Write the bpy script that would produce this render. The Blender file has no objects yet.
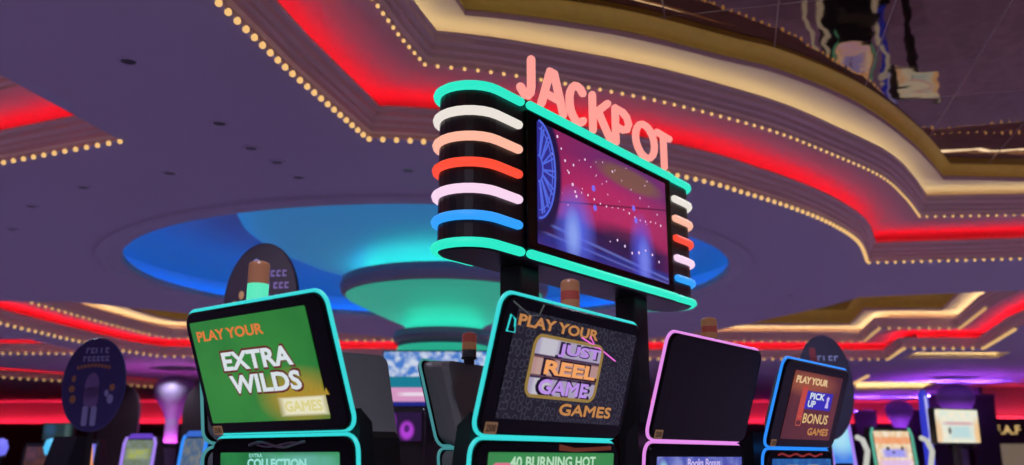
import bpy, bmesh, math, random
from mathutils import Vector, Matrix
from mathutils.geometry import tessellate_polygon
random.seed(7)
sc = bpy.context.scene
COL = sc.collection
PI = math.pi
R = math.radians

# ------------------------------------------------------------------ camera
CAMZ = 1.5
cam_d = bpy.data.cameras.new('camera')
cam = bpy.data.objects.new('camera', cam_d); COL.objects.link(cam)
cam.location = (0, 0, CAMZ)
PITCH = 14.066
cam.rotation_euler = (R(90 + PITCH), 0, 0)
cam_d.sensor_width = 36; cam_d.lens = 31.64
cam_d.clip_end = 200
cam_d.dof.use_dof = True
cam_d.dof.focus_distance = 3.6
cam_d.dof.aperture_fstop = 1.9
sc.camera = cam
sc.view_settings.view_transform = 'Standard'
sc.view_settings.look = 'None'
sc.view_settings.gamma = 1
sc.view_settings.exposure = 0
sc.view_settings.use_curve_mapping = False
sc.cycles.max_bounces = 6
sc.cycles.diffuse_bounces = 3
sc.cycles.sample_clamp_indirect = 4

w = bpy.data.worlds.new('hall_glow'); sc.world = w; w.use_nodes = True
w.node_tree.nodes['Background'].inputs[0].default_value = (0.62, 0.50, 0.72, 1)
w.node_tree.nodes['Background'].inputs[1].default_value = 0.26


def lin(c):
    """sRGB 0-255 to linear"""
    out = []
    for v in c[:3]:
        v /= 255.0
        out.append(v / 12.92 if v <= .04045 else ((v + .055) / 1.055) ** 2.4)
    return (*out, 1)


# ------------------------------------------------------------------ materials
def new_mat(name):
    m = bpy.data.materials.new(name); m.use_nodes = True
    return m, m.node_tree, m.node_tree.nodes['Principled BSDF']


def paint(name, rgb, rough=.6, metal=0., noise=.06, scale=6., bump=0., spec=.5):
    m, t, b = new_mat(name)
    n = t.nodes.new('ShaderNodeTexNoise'); n.inputs['Scale'].default_value = scale
    n.inputs['Detail'].default_value = 4
    tc = t.nodes.new('ShaderNodeTexCoord'); t.links.new(tc.outputs['Object'], n.inputs['Vector'])
    mx = t.nodes.new('ShaderNodeMix'); mx.data_type = 'RGBA'
    c = lin(rgb)
    mx.inputs['A'].default_value = (*[v * (1 - noise) for v in c[:3]], 1)
    mx.inputs['B'].default_value = (*[min(1, v * (1 + noise)) for v in c[:3]], 1)
    t.links.new(n.outputs['Fac'], mx.inputs['Factor']); t.links.new(mx.outputs['Result'], b.inputs['Base Color'])
    b.inputs['Roughness'].default_value = rough; b.inputs['Metallic'].default_value = metal
    b.inputs['Specular IOR Level'].default_value = spec
    if bump:
        bp = t.nodes.new('ShaderNodeBump'); bp.inputs['Strength'].default_value = bump
        bp.inputs['Distance'].default_value = .02
        t.links.new(n.outputs['Fac'], bp.inputs['Height']); t.links.new(bp.outputs['Normal'], b.inputs['Normal'])
    return m


def glow(name, rgb, strength, raw=False, sample=True):
    m, t, b = new_mat(name)
    c = rgb if raw else lin(rgb)
    b.inputs['Base Color'].default_value = (.02, .02, .02, 1)
    b.inputs['Emission Color'].default_value = (*c[:3], 1)
    b.inputs['Emission Strength'].default_value = strength
    b.inputs['Roughness'].default_value = .5
    if not sample:
        m.cycles.emission_sampling = 'NONE'
    return m


def picture(name, base, layers, strength=.8, rough=.25):
    """A lit display: its picture is a stack of soft ellipses ('e'), boxes ('b'), diagonal lines ('l'), noise ('n') and rings ('v')
    in the display's own object coordinates."""
    m, t, b = new_mat(name)
    N = t.nodes.new
    tc = N('ShaderNodeTexCoord'); P = tc.outputs['Object']
    rgb = N('ShaderNodeRGB'); rgb.outputs[0].default_value = lin(base)
    cur = rgb.outputs[0]

    def math_(op, a, bb=None, clamp=False):
        q = N('ShaderNodeMath'); q.operation = op; q.use_clamp = clamp
        for i, v in enumerate((a, bb)):
            if v is None: continue
            if isinstance(v, (int, float)): q.inputs[i].default_value = v
            else: t.links.new(v, q.inputs[i])
        return q.outputs[0]
    for L in layers:
        k = L[0]
        if k in 'eb':
            _, cx, cy, rx, ry, soft, colr, al = L
            v = N('ShaderNodeVectorMath'); v.operation = 'MULTIPLY_ADD'
            v.inputs[1].default_value = (1 / rx, 1 / ry, 0)
            v.inputs[2].default_value = (-cx / rx, -cy / ry, 0)
            t.links.new(P, v.inputs[0])
            if k == 'e':
                ln = N('ShaderNodeVectorMath'); ln.operation = 'LENGTH'
                t.links.new(v.outputs[0], ln.inputs[0]); d = ln.outputs['Value']
            else:
                a = N('ShaderNodeVectorMath'); a.operation = 'ABSOLUTE'; t.links.new(v.outputs[0], a.inputs[0])
                s = N('ShaderNodeSeparateXYZ'); t.links.new(a.outputs[0], s.inputs[0])
                d = math_('MAXIMUM', s.outputs[0], s.outputs[1])
            f = math_('MULTIPLY', math_('SUBTRACT', 1 + soft * .5, d), 1 / max(soft, 1e-3), True)
            f = math_('MULTIPLY', f, al)
        elif k == 'l':      # band around the line a*x+b*y=c, half width h
            _, a_, b_, c_, h_, soft, colr, al = L
            dt = N('ShaderNodeVectorMath'); dt.operation = 'DOT_PRODUCT'
            nn = math.hypot(a_, b_)
            dt.inputs[1].default_value = (a_ / nn, b_ / nn, 0); t.links.new(P, dt.inputs[0])
            d = math_('ABSOLUTE', math_('SUBTRACT', dt.outputs['Value'], c_ / nn))
            f = math_('MULTIPLY', math_('SUBTRACT', h_ + soft * .5, d), 1 / max(soft, 1e-4), True)
            f = math_('MULTIPLY', f, al)
        elif k == 'n':
            _, scale, lo, hi, colr, al = L
            q = N('ShaderNodeTexNoise'); q.inputs['Scale'].default_value = scale; q.inputs['Detail'].default_value = 3
            t.links.new(P, q.inputs['Vector'])
            f = math_('MULTIPLY', math_('DIVIDE', math_('SUBTRACT', q.outputs['Fac'], lo), hi - lo, True), al)
        elif k == 'v':
            _, scale, r0, r1, colr, al = L
            q = N('ShaderNodeTexVoronoi'); q.inputs['Scale'].default_value = scale; q.inputs['Randomness'].default_value = .55
            q.voronoi_dimensions = '2D'
            t.links.new(P, q.inputs['Vector'])
            d = math_('ABSOLUTE', math_('SUBTRACT', q.outputs['Distance'], (r0 + r1) / 2))
            f = math_('MULTIPLY', math_('LESS_THAN', d, (r1 - r0) / 2), al)
        mx = N('ShaderNodeMix'); mx.data_type = 'RGBA'
        t.links.new(f, mx.inputs['Factor']); t.links.new(cur, mx.inputs['A'])
        mx.inputs['B'].default_value = lin(colr)
        cur = mx.outputs['Result']
    t.links.new(cur, b.inputs['Emission Color'])
    b.inputs['Emission Strength'].default_value = strength
    b.inputs['Base Color'].default_value = (.01, .01, .012, 1)
    b.inputs['Roughness'].default_value = rough
    return m


M = {}
M['ceiling'] = paint('ceiling paint', (178, 170, 190), .75, noise=.03, scale=1.2)
M['cornice'] = paint('cornice plaster', (220, 192, 184), .6, noise=.05)
M['soffit'] = paint('soffit plaster', (190, 176, 168), .7, noise=.04, scale=2)
M['cream'] = paint('cream plaster', (226, 210, 176), .65, noise=.03)
M['gold'] = paint('gold leaf moulding', (252, 228, 84), .45, .15, .12, 9., .15)
M['black'] = paint('black plastic', (20, 20, 23), .35, noise=.1)
M['bezel'] = paint('gloss black bezel', (3, 3, 4), .2, noise=.1, spec=.15)
M['shell'] = paint('charcoal shell', (112, 116, 118), .5, noise=.08, scale=14)
M['dark'] = paint('dark wood', (38, 26, 32), .6, noise=.15)
M['wall'] = paint('wall paint', (120, 110, 116), .8)
M['darkwall'] = paint('dark wall panel', (40, 24, 30), .7)
M['carpet'] = paint('carpet', (136, 116, 148), .95, noise=.5, scale=3.)
M['steel'] = paint('brushed steel', (160, 160, 165), .3, 1.)
M['white'] = paint('white plaster', (225, 222, 224), .6, noise=.02)
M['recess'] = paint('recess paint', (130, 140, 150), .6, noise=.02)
M['lavender'] = paint('lavender column paint', (132, 122, 150), .5)
M['ringgrey'] = paint('grey ring', (150, 146, 150), .5)
M['blackoff'] = paint('switched off display', (3, 3, 4), .2, noise=.1, spec=.15)
M['leather'] = paint('black vinyl', (16, 15, 18), .5, noise=.2)

# mirror ceiling: bronze tinted, panels with thin bright seams
m, t, b = new_mat('bronze mirror panels'); M['mirror'] = m
tc = t.nodes.new('ShaderNodeTexCoord'); mp = t.nodes.new('ShaderNodeMapping')
mp.inputs['Rotation'].default_value = (0, 0, R(13.5)); mp.inputs['Location'].default_value = (.33, .2, 0)
br = t.nodes.new('ShaderNodeTexBrick'); br.offset = 0; br.squash = 1
br.inputs['Scale'].default_value = 1; br.inputs['Brick Width'].default_value = .84; br.inputs['Row Height'].default_value = 2.2
br.inputs['Mortar Size'].default_value = .006; br.inputs['Mortar Smooth'].default_value = .1
br.inputs['Color1'].default_value = (.25, .15, .095, 1); br.inputs['Color2'].default_value = (.19, .115, .08, 1)
br.inputs['Mortar'].default_value = (.32, .25, .22, 1)
ns = t.nodes.new('ShaderNodeTexNoise'); ns.inputs['Scale'].default_value = 1.6
bp = t.nodes.new('ShaderNodeBump'); bp.inputs['Strength'].default_value = .22; bp.inputs['Distance'].default_value = .03
t.links.new(tc.outputs['Object'], mp.inputs['Vector']); t.links.new(mp.outputs[0], br.inputs['Vector'])
t.links.new(br.outputs['Color'], b.inputs['Base Color']); t.links.new(br.outputs['Fac'], b.inputs['Roughness'])
t.links.new(tc.outputs['Object'], ns.inputs['Vector']); t.links.new(ns.outputs['Fac'], bp.inputs['Height'])
t.links.new(bp.outputs['Normal'], b.inputs['Normal'])
b.inputs['Metallic'].default_value = 1
rr = t.nodes.new('ShaderNodeMath'); rr.operation = 'MULTIPLY_ADD'; rr.inputs[1].default_value = .4; rr.inputs[2].default_value = .03
t.links.new(br.outputs['Fac'], rr.inputs[0]); t.links.new(rr.outputs[0], b.inputs['Roughness'])

# light sources
M['bulb'] = glow('warm bulb', (255, 202, 128), .9)
M['led_red'] = glow('red cove led', (1., .006, .022), 8, raw=True)
M['led_red_far'] = glow('red far cove led', (1., .006, .022), 12, raw=True)
M['led_warm_far'] = glow('warm far cove led', (1., .82, .52), 8, raw=True)
M['led_cove'] = glow('white cove led', (1., .9, .72), 16, raw=True)
M['led_warm'] = glow('warm cove led', (1., .88, .60), 3.5, raw=True)
M['led_blue'] = glow('blue cove led', (0., .15, 1.), 11, raw=True)
M['led_teal'] = glow('teal cove led', (.02, 1., .60), 14, raw=True)
M['fill_teal'] = glow('added teal fill strip', (.02, 1., .55), 7, raw=True)
M['fill_blue'] = glow('added blue fill strip', (.06, .30, 1.), 5, raw=True)
M['led_pink'] = glow('pink led', (.9, .10, .8), 80, raw=True)
M['led_violet'] = glow('violet led', (.18, .08, 1.), 420, raw=True)
M['led_magenta'] = glow('magenta led', (.5, .08, 1.), 230, raw=True)
M['neon_teal'] = glow('teal neon', (40, 235, 200), 1.0)
M['neon_white'] = glow('white neon', (240, 232, 222), .95)
M['neon_peach'] = glow('peach neon', (255, 186, 160), 1.0)
M['neon_red'] = glow('orange red neon', (255, 78, 52), 1.0)
M['neon_pink'] = glow('pale pink neon', (250, 215, 240), 1.0)
M['neon_blue'] = glow('blue neon', (48, 160, 255), 1.0)
M['neon_letter'] = glow('salmon neon', (255, 160, 150), 1.0)
M['rim_teal'] = glow('teal rim light', (50, 215, 215), 1.0)
M['rim_teal_dim'] = glow('dim teal rim light', (70, 150, 155), .8)
M['rim_pink'] = glow('pink rim light', (228, 140, 232), 1.0)
M['rim_blue'] = glow('blue rim light', (40, 140, 255), 1.0)
M['rim_violet'] = glow('violet rim light', (165, 130, 240), 1.0)
M['rim_white'] = glow('white rim light', (215, 215, 205), .8)
M['rim_orange'] = glow('orange rim light', (250, 160, 110), .9)


# ------------------------------------------------------------------ mesh helpers
def ob(name, bm, mat, parent=None, matrix=None, smooth=False):
    me = bpy.data.meshes.new(name)
    bmesh.ops.recalc_face_normals(bm, faces=bm.faces)
    bm.to_mesh(me); bm.free()
    if mat is not None: me.materials.append(mat)
    if smooth:
        me.polygons.foreach_set('use_smooth', [True] * len(me.polygons))
    o = bpy.data.objects.new(name, me); COL.objects.link(o)
    if parent is not None: o.parent = parent
    if matrix is not None: o.matrix_local = matrix
    return o


def tag(o, label=None, cat=None, group=None, kind=None):
    for k, v in (('label', label), ('category', cat), ('group', group), ('kind', kind)):
        if v: o[k] = v
    return o


def thing(name, label, cat, loc=(0, 0, 0), rz=0, group=None):
    o = bpy.data.objects.new(name, None); COL.objects.link(o)
    o.location = loc; o.rotation_euler = (0, 0, rz); o.empty_display_size = .1
    return tag(o, label, cat, group)


def box(bm, x0, x1, y0, y1, z0, z1, bev=0, mat=None):
    r = bmesh.ops.create_cube(bm, size=1)
    vs = r['verts']
    for v in vs:
        v.co = Vector(((x0 + x1) / 2 + v.co.x * (x1 - x0), (y0 + y1) / 2 + v.co.y * (y1 - y0), (z0 + z1) / 2 + v.co.z * (z1 - z0)))
        if mat is not None: v.co = mat @ v.co
    if bev:
        es = list({e for v in vs for e in v.link_edges})
        bmesh.ops.bevel(bm, geom=es, offset=bev, segments=2, affect='EDGES', profile=.5)
    return bm


def rrect(w_, h_, r, n=6, cx=0, cy=0):
    pts = []
    for (sx, sy, a0) in ((1, 1, 0), (-1, 1, 90), (-1, -1, 180), (1, -1, 270)):
        for i in range(n + 1):
            a = R(a0 + 90 * i / n)
            pts.append((cx + sx * (w_ / 2 - r) + r * math.cos(a), cy + sy * (h_ / 2 - r) + r * math.sin(a)))
    return pts


def loft(bm, rings, cap=True):
    """rings: lists of equal length of 3D points"""
    vr = [[bm.verts.new(p) for p in ring] for ring in rings]
    n = len(vr[0])
    for a, bb in zip(vr, vr[1:]):
        for i in range(n):
            bm.faces.new((a[i], a[(i + 1) % n], bb[(i + 1) % n], bb[i]))
    if cap:
        bm.faces.new(vr[0][::-1]); bm.faces.new(vr[-1])
    return bm


def prism(bm, pts, z0, z1, bev=0):
    if bev:
        cx = sum(p[0] for p in pts) / len(pts); cy = sum(p[1] for p in pts) / len(pts)
        mx = max(abs(p[0] - cx) for p in pts); my = max(abs(p[1] - cy) for p in pts)
        inn = [(cx + (p[0] - cx) * (1 - bev / mx), cy + (p[1] - cy) * (1 - bev / my)) for p in pts]
        rings = [[(*p, z0) for p in inn], [(*p, z0 + bev) for p in pts], [(*p, z1 - bev) for p in pts], [(*p, z1) for p in inn]]
    else:
        rings = [[(*p, z0) for p in pts], [(*p, z1) for p in pts]]
    return loft(bm, rings)


def lathe(bm, prof, n=48, cap=False, sx=1, sy=1):
    rings = [[(r * sx * math.cos(2 * PI * i / n), r * sy * math.sin(2 * PI * i / n), z) for i in range(n)] for r, z in prof]
    return loft(bm, rings, cap)


def tube(bm, pts, r, n=8, closed=False):
    pts = [Vector(p) for p in pts]
    m_ = len(pts); rings = []
    prev = None
    for i in range(m_):
        a = pts[i - 1] if (closed or i > 0) else pts[i]
        c = pts[(i + 1) % m_] if (closed or i < m_ - 1) else pts[i]
        tg = (c - a).normalized()
        if prev is None:
            up = Vector((0, 0, 1)) if abs(tg.z) < .9 else Vector((1, 0, 0))
            u = tg.cross(up).normalized()
        else:
            u = (prev - tg * prev.dot(tg)).normalized()
        prev = u
        v = tg.cross(u)
        rings.append([pts[i] + (u * math.cos(2 * PI * k / n) + v * math.sin(2 * PI * k / n)) * r for k in range(n)])
    if not closed:      # rounded ends
        for end, s in ((0, -1), (-1, 1)):
            a, c = (pts[0], pts[1]) if end == 0 else (pts[-1], pts[-2])
            d = (a - c).normalized()
            base = rings[0] if end == 0 else rings[-1]
            extra = [[a + (p - a) * math.cos(q) + d * r * math.sin(q) for p in base] for q in (R(35), R(65), R(84))]
            if end == 0: rings = extra[::-1] + rings
            else: rings = rings + extra
    vr = [[bm.verts.new(p) for p in ring] for ring in rings]
    k = len(vr)
    for i in range(k if closed else k - 1):
        a, c = vr[i], vr[(i + 1) % k]
        for j in range(n):
            bm.faces.new((a[j], a[(j + 1) % n], c[(j + 1) % n], c[j]))
    if not closed:
        bm.faces.new(vr[0][::-1]); bm.faces.new(vr[-1])
    return bm


def B():
    return bmesh.new()


def text_mesh(body, w_, h_, bold=.0, extr=.0, bev=0., sp=1.0):
    """lettering fitted to w_ x h_, centred at the origin in XY"""
    cu = bpy.data.curves.new('lettering', 'FONT')
    cu.body = body; cu.size = 1; cu.offset = 0 if 'M' in body else bold; cu.extrude = 0; cu.resolution_u = 3; cu.space_character = sp
    o = bpy.data.objects.new('lettering', cu); COL.objects.link(o)
    dg = bpy.context.evaluated_depsgraph_get()
    me = bpy.data.meshes.new_from_object(o.evaluated_get(dg))
    bpy.data.objects.remove(o); bpy.data.curves.remove(cu)
    bm = B(); bm.from_mesh(me); bpy.data.meshes.remove(me)
    xs = [v.co.x for v in bm.verts]; ys = [v.co.y for v in bm.verts]
    x0, x1, y0, y1 = min(xs), max(xs), min(ys), max(ys)
    for v in bm.verts:
        v.co = Vector(((v.co.x - (x0 + x1) / 2) / (x1 - x0) * w_, (v.co.y - (y0 + y1) / 2) / (y1 - y0) * h_, 0))
    if 'M' in body and bold:      # thicken by overlapping copies: the outline offset folds on an M
        src = [[v.co.copy() for v in f.verts] for f in bm.faces]
        q = h_ * (1 + bold * 10)
        for k, (dx, dy) in enumerate(((.06, 0), (-.06, 0), (0, .05), (0, -.05))):
            for f in src:
                bm.faces.new([bm.verts.new((p.x + dx * q, p.y + dy * q, 0)) for p in f])
    if extr:
        bmesh.ops.remove_doubles(bm, verts=bm.verts, dist=1e-5)
        r = bmesh.ops.extrude_face_region(bm, geom=bm.faces[:])
        for v in r['geom']:
            if isinstance(v, bmesh.types.BMVert): v.co.z += extr
    return bm


def lettering(body, parent, cx, cy, w_, h_, mat, z=.0015, bold=.02, shear=0, base=None, rot=0, name='screen_lettering'):
    bm = text_mesh(body, w_, h_, bold)
    for v in bm.verts:
        v.co.x += shear * v.co.y
    mt = (base or Matrix()) @ Matrix.Translation((cx, cy, z)) @ Matrix.Rotation(rot, 4, 'Z')
    return ob(name, bm, mat, parent, mt)


# loops in plan -------------------------------------------------------
def area2(L):
    return sum(L[i][0] * L[(i + 1) % len(L)][1] - L[(i + 1) % len(L)][0] * L[i][1] for i in range(len(L)))


def ccw(L):
    return L if area2(L) > 0 else L[::-1]


def offset(L, d):
    """move a counter-clockwise loop inward by d (mitred)"""
    n = len(L); out = []
    for i in range(n):
        a, p, c = Vector(L[i - 1]), Vector(L[i]), Vector(L[(i + 1) % n])
        e1 = (p - a).normalized(); e2 = (c - p).normalized()
        n1 = Vector((-e1.y, e1.x)); n2 = Vector((-e2.y, e2.x))
        b_ = n1 + n2
        k = b_.length_squared
        if k < .05: b_, k = n1, 1; out.append(tuple(p + n1 * d)); continue
        mv = b_ * (2 * d / k)
        if mv.length > 2.2 * abs(d): mv = mv.normalized() * 2.2 * abs(d)
        out.append(tuple(p + mv))
    return out


def catmull(P, n=5):
    out = []
    for i in range(len(P) - 1):
        p0 = Vector(P[max(i - 1, 0)]); p1 = Vector(P[i]); p2 = Vector(P[i + 1]); p3 = Vector(P[min(i + 2, len(P) - 1)])
        for k in range(n):
            t_ = k / n
            q = .5 * ((2 * p1) + (p2 - p0) * t_ + (2 * p0 - 5 * p1 + 4 * p2 - p3) * t_ ** 2 + (3 * p1 - p0 - 3 * p2 + p3) * t_ ** 3)
            out.append(tuple(q))
    out.append(tuple(P[-1]))
    return out


def poly_holes(bm, outer, holes, z):
    loops = [[Vector((x, y, 0)) for x, y in L] for L in [outer] + holes]
    tris = tessellate_polygon(loops)
    vs = [bm.verts.new((p.x, p.y, z)) for L in loops for p in L]
    for a in tris:
        try: bm.faces.new([vs[i] for i in a])
        except ValueError: pass
    return bm


def sweep(bm, loop, prof):
    """prof: (inward offset, z) swept around the closed loop"""
    rings = [[(x, y, z) for x, y in offset(loop, d)] for d, z in prof]
    return loft(bm, rings, False)


def along(pts, step):
    """points every step along an open polyline"""
    out = []; carry = 0
    for a, c in zip(pts, pts[1:]):
        a = Vector(a); c = Vector(c); L = (c - a).length
        s = carry
        while s < L:
            out.append(a.lerp(c, s / L)); s += step
        carry = s - L
    return out


# ------------------------------------------------------------------ ceiling
H0 = CAMZ + 2.4
A0_far = [(-3.0, -2.0), (-1.59, 4.41), (-1.42, 5.3), (-1.11, 6.57)]
A0_curve = catmull([(-1.11, 6.57), (-.56, 6.66), (.6, 7.05), (1.62, 7.6), (2.17, 8.03), (2.73, 8.51), (3.33, 9.13), (3.95, 9.98), (4.49, 11.11)])
A0_right = [(4.49, 11.11), (6.3, 10.85), (8.4, 10.6)]
A0 = ccw(A0_far[:-1] + A0_curve[:-1] + A0_right + [(8.4, -2.0)])
A1_far = [(-2.3, -1.5), (-.86, 5.11), (-.76, 5.59), (-.63, 6.05)]
A1_curve = catmull([(-.63, 6.05), (-.27, 6.14), (.06, 6.25), (.8, 6.55), (1.41, 6.86), (2.25, 7.39), (2.91, 7.94), (3.73, 8.7), (4.32, 9.49), (4.83, 10.29)])
A1_right = [(4.83, 10.29), (6.04, 10.22), (7.9, 10.1)]
A1 = ccw(A1_far[:-1] + A1_curve[:-1] + A1_right + [(7.9, -1.5)])
A2_far = [(-1.7, -1.0), (-.42, 5.6), (-.34, 5.9)]
A2_curve = catmull([(-.34, 5.92), (.1, 6.02), (.87, 6.27), (1.69, 6.68), (2.27, 6.98), (3.17, 7.69), (4.13, 8.76), (4.96, 9.88)])
A2_right = [(4.96, 9.88), (6.0, 9.95), (7.5, 9.9)]
A2 = ccw(A2_far[:-1] + A2_curve[:-1] + A2_right + [(7.5, -1.0)])
B0 = ccw([(-3.05, 6.62), (-3.63, 6.87), (-4.29, 7.16), (-6.5, 7.9), (-6.5, 1.5), (-3.85, 2.2), (-3.3, 5.4)])
E0 = ccw([(-9.38, 16.4), (-9.22, 18.53), (-8.95, 20.85), (-8.54, 21.9), (-4.13, 22.4), (8.5, 22.6), (9.4, 22.6), (8.82, 20.3), (10.62, 20.3),
          (9.6, 17.06), (8.9, 13.0), (7.59, 13.1), (5.35, 13.66), (5.16, 14.5), (4.01, 17.3), (2.85, 18.5), (-2.35, 18.5), (-3.4, 17.76), (-5.58, 15.23), (-7.01, 14.11), (-9.2, 14.0)])
D0 = ccw([(-9.95, 21.3), (-16.0, 21.3), (-16.0, 18.5), (-10.1, 18.8)])
C0 = ccw([(-15.2, 23.2), (-12.5, 26.9), (-10.9, 29.2), (-10.9, 31.2), (-11.9, 32.2), (-13.4, 30.4), (-16.8, 26.4)])
F0 = ccw([(9.5, 21.15), (11.7, 21.15), (12.0, 22.4), (9.6, 22.4)])
G0 = ccw([(11.2, 29.6), (13.9, 29.6), (14.9, 33.0), (12.6, 33.4)])
DC = (-1.08, 12.05); DRX, DRY = 3.95, 3.65
dome = [(DC[0] + DRX * math.cos(2 * PI * i / 72), DC[1] + DRY * math.sin(2 * PI * i / 72)) for i in range(72)]

bm = poly_holes(B(), [(-26, -3), (26, -3), (26, 40.5), (-26, 40.5)], [L[::-1] for L in (A0, B0, E0, D0, C0, F0, G0, dome)], H0)
ceil = ob('ceiling', bm, M['ceiling']); tag(ceil, 'grey purple suspended ceiling with stepped light coves', 'ceiling', kind='structure')

LIP = [(0, 0), (0, .035), (.03, .045), (.03, .085), (.05, .10), (.05, .13), (.085, .15), (.085, .19), (.12, .205), (.12, .225), (.085, .225), (.07, .19), (-.02, .03), (-.42, .02), (-.42, .38)]
LIP2 = [(0, .38), (0, .415), (.03, .425), (.03, .46), (.055, .475), (.055, .515), (.09, .53), (.09, .575), (.11, .585), (.11, .60), (.08, .60), (.07, .57), (-.02, .41), (-.32, .41), (-.32, .72)]


def coffer(L0, L1, L2, red=None, warm=None, gh=.11):
    z = lambda prof: [(d, H0 + v) for d, v in prof]
    ob('cornice', sweep(B(), L0, z(LIP)), M['cornice'], ceil)
    ob('soffit', poly_holes(B(), offset(L0, -.42), [L1[::-1]], H0 + .38), M['soffit'], ceil)
    ob('cove_light', sweep(B(), L0, z([(-.06, .15), (-.11, .195)])), red or M['led_red'], ceil)
    ob('cornice', sweep(B(), L1, z(LIP2)), M['cornice'], ceil)
    ob('cream_cove', poly_holes(B(), offset(L1, -.32), [L2[::-1]], H0 + .72), M['cream'], ceil)
    ob('cove_light', sweep(B(), L1, z([(-.04, .52), (-.09, .56)])), warm or M['led_warm'], ceil)
    ob('cornice', sweep(B(), L2, z([(0, .72), (0, .765), (-.02, .775)])), M['cornice'], ceil)
    g = [(-.02, .775), (.0, .775)] + [(.10 * (1 - math.cos(R(a))), .775 + gh * math.sin(R(a))) for a in range(10, 91, 10)]
    ob('gold_moulding', sweep(B(), L2, z(g)), M['gold'], ceil, smooth=True)
    ob('mirror_panel', poly_holes(B(), offset(L2, .098), [], H0 + .775 + gh), M['mirror'], ceil)


A2 = [(x * 1.0065, y * 1.0065) for x, y in A2]
coffer(A0, A1, A2)
E1 = ccw([(-8.85, 16.4), (-8.68, 18.5), (-8.42, 20.7), (-8.15, 21.4), (-4.1, 21.85), (8.62, 22.03), (8.1, 19.75), (9.87, 19.75), (9.0, 16.9), (8.4, 13.55), (7.6, 13.65),
          (5.8, 14.1), (5.66, 14.7), (4.45, 17.6), (3.0, 19.05), (-2.5, 19.05), (-3.75, 18.2), (-5.9, 15.7), (-7.2, 14.65), (-8.9, 14.5)])
E2 = ccw([(-8.5, 16.4), (-8.33, 18.4), (-8.1, 20.5), (-7.9, 21.05), (-4.1, 21.5), (8.2, 21.68), (7.65, 19.4), (9.35, 19.4), (8.6, 16.9), (8.05, 13.9), (7.6, 14.0),
          (6.05, 14.4), (5.98, 14.85), (4.75, 17.8), (3.15, 19.4), (-2.6, 19.4), (-4.0, 18.5), (-6.1, 16.0), (-7.35, 15.0), (-8.55, 14.9)])
coffer(E0, E1, E2, M['led_red_far'], M['led_warm_far'], gh=.3)
B1 = offset(B0, .45)
coffer(B0, B1, offset(B0, .8))
coffer(D0, offset(D0, .5), offset(D0, .9), M['led_red_far'], M['led_warm_far'])
coffer(C0, offset(C0, .5), offset(C0, .9), M['led_red_far'], M['led_warm_far'])


def shallow_cove(L, led):
    z = lambda prof: [(d, H0 + v) for d, v in prof]
    ob('cornice', sweep(B(), L, z([(0, 0), (0, .1), (-.05, .1), (-.05, .03), (-.12, .03), (-.22, .18), (-.22, .32)])), M['cream'], ceil)
    ob('cream_cove', poly_holes(B(), offset(L, -.22), [], H0 + .32), M['cream'], ceil)
    ob('cove_light', sweep(B(), L, z([(-.06, .05), (-.11, .05)])), led, ceil)


shallow_cove(F0, M['led_cove']); shallow_cove(G0, M['led_cove'])

# round recess with blue cove light
dome = ccw(dome)
z = lambda prof: [(d, H0 + v) for d, v in prof]
ob('cornice', sweep(B(), dome, z([(-.32, 0), (-.3, -.03), (-.24, -.045), (-.18, -.03), (-.16, -.015), (-.02, -.015), (0, 0), (0, .07), (-.05, .07), (-.05, .02), (-.38, .02), (-.38, .35)])), M['ceiling'], ceil)
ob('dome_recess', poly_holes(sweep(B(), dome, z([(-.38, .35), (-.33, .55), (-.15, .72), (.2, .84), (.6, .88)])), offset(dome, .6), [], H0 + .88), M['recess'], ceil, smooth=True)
ob('cove_light', sweep(B(), dome, z([(-.22, .05), (-.34, .05)])), M['led_blue'], ceil)

# marquee bulbs -------------------------------------------------------
bmb = B(); bmesh.ops.create_icosphere(bmb, subdivisions=2, radius=1)
bulb_me = {}


def bulb_mesh(r):
    if r not in bulb_me:
        bm = B(); bmesh.ops.create_icosphere(bm, subdivisions=2, radius=r)
        for v in bm.verts:
            if v.co.z > 0: v.co.z *= 1.25      # neck towards the socket
        me = bpy.data.meshes.new('bulb'); bm.to_mesh(me); bm.free(); me.materials.append(M['bulb'])
        me.polygons.foreach_set('use_smooth', [True] * len(me.polygons))
        bulb_me[r] = me
    return bulb_me[r]


def bulb_row(path, z_, step, r, label, d=.02):
    pts = along(path, step)
    pts.sort(key=lambda p: p.length)
    root = thing('marquee_light_string', label, 'string lights', (pts[0].x, pts[0].y, z_))
    root['group'] = 'rows of warm bulbs along the ceiling cornices'
    for p in pts[:100]:
        o = bpy.data.objects.new('bulb', bulb_mesh(r)); COL.objects.link(o); o.parent = root
        o.location = (p.x - pts[0].x, p.y - pts[0].y, 0)
    if len(pts) > 100:
        bm = B()
        for p in pts[100:]:
            bmesh.ops.create_icosphere(bm, subdivisions=1, radius=r, matrix=Matrix.Translation((p.x - pts[0].x, p.y - pts[0].y, 0)))
        o = ob('bulb', bm, M['bulb'], root); o['kind'] = 'stuff'
    return root


def inner(path, d):
    out = []
    for i, p in enumerate(path):
        a = Vector(path[max(i - 1, 0)]); c = Vector(path[min(i + 1, len(path) - 1)])
        e = (c - a).normalized(); out.append(tuple(Vector(p) + Vector((e.y, -e.x)) * d))
    return out


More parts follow.
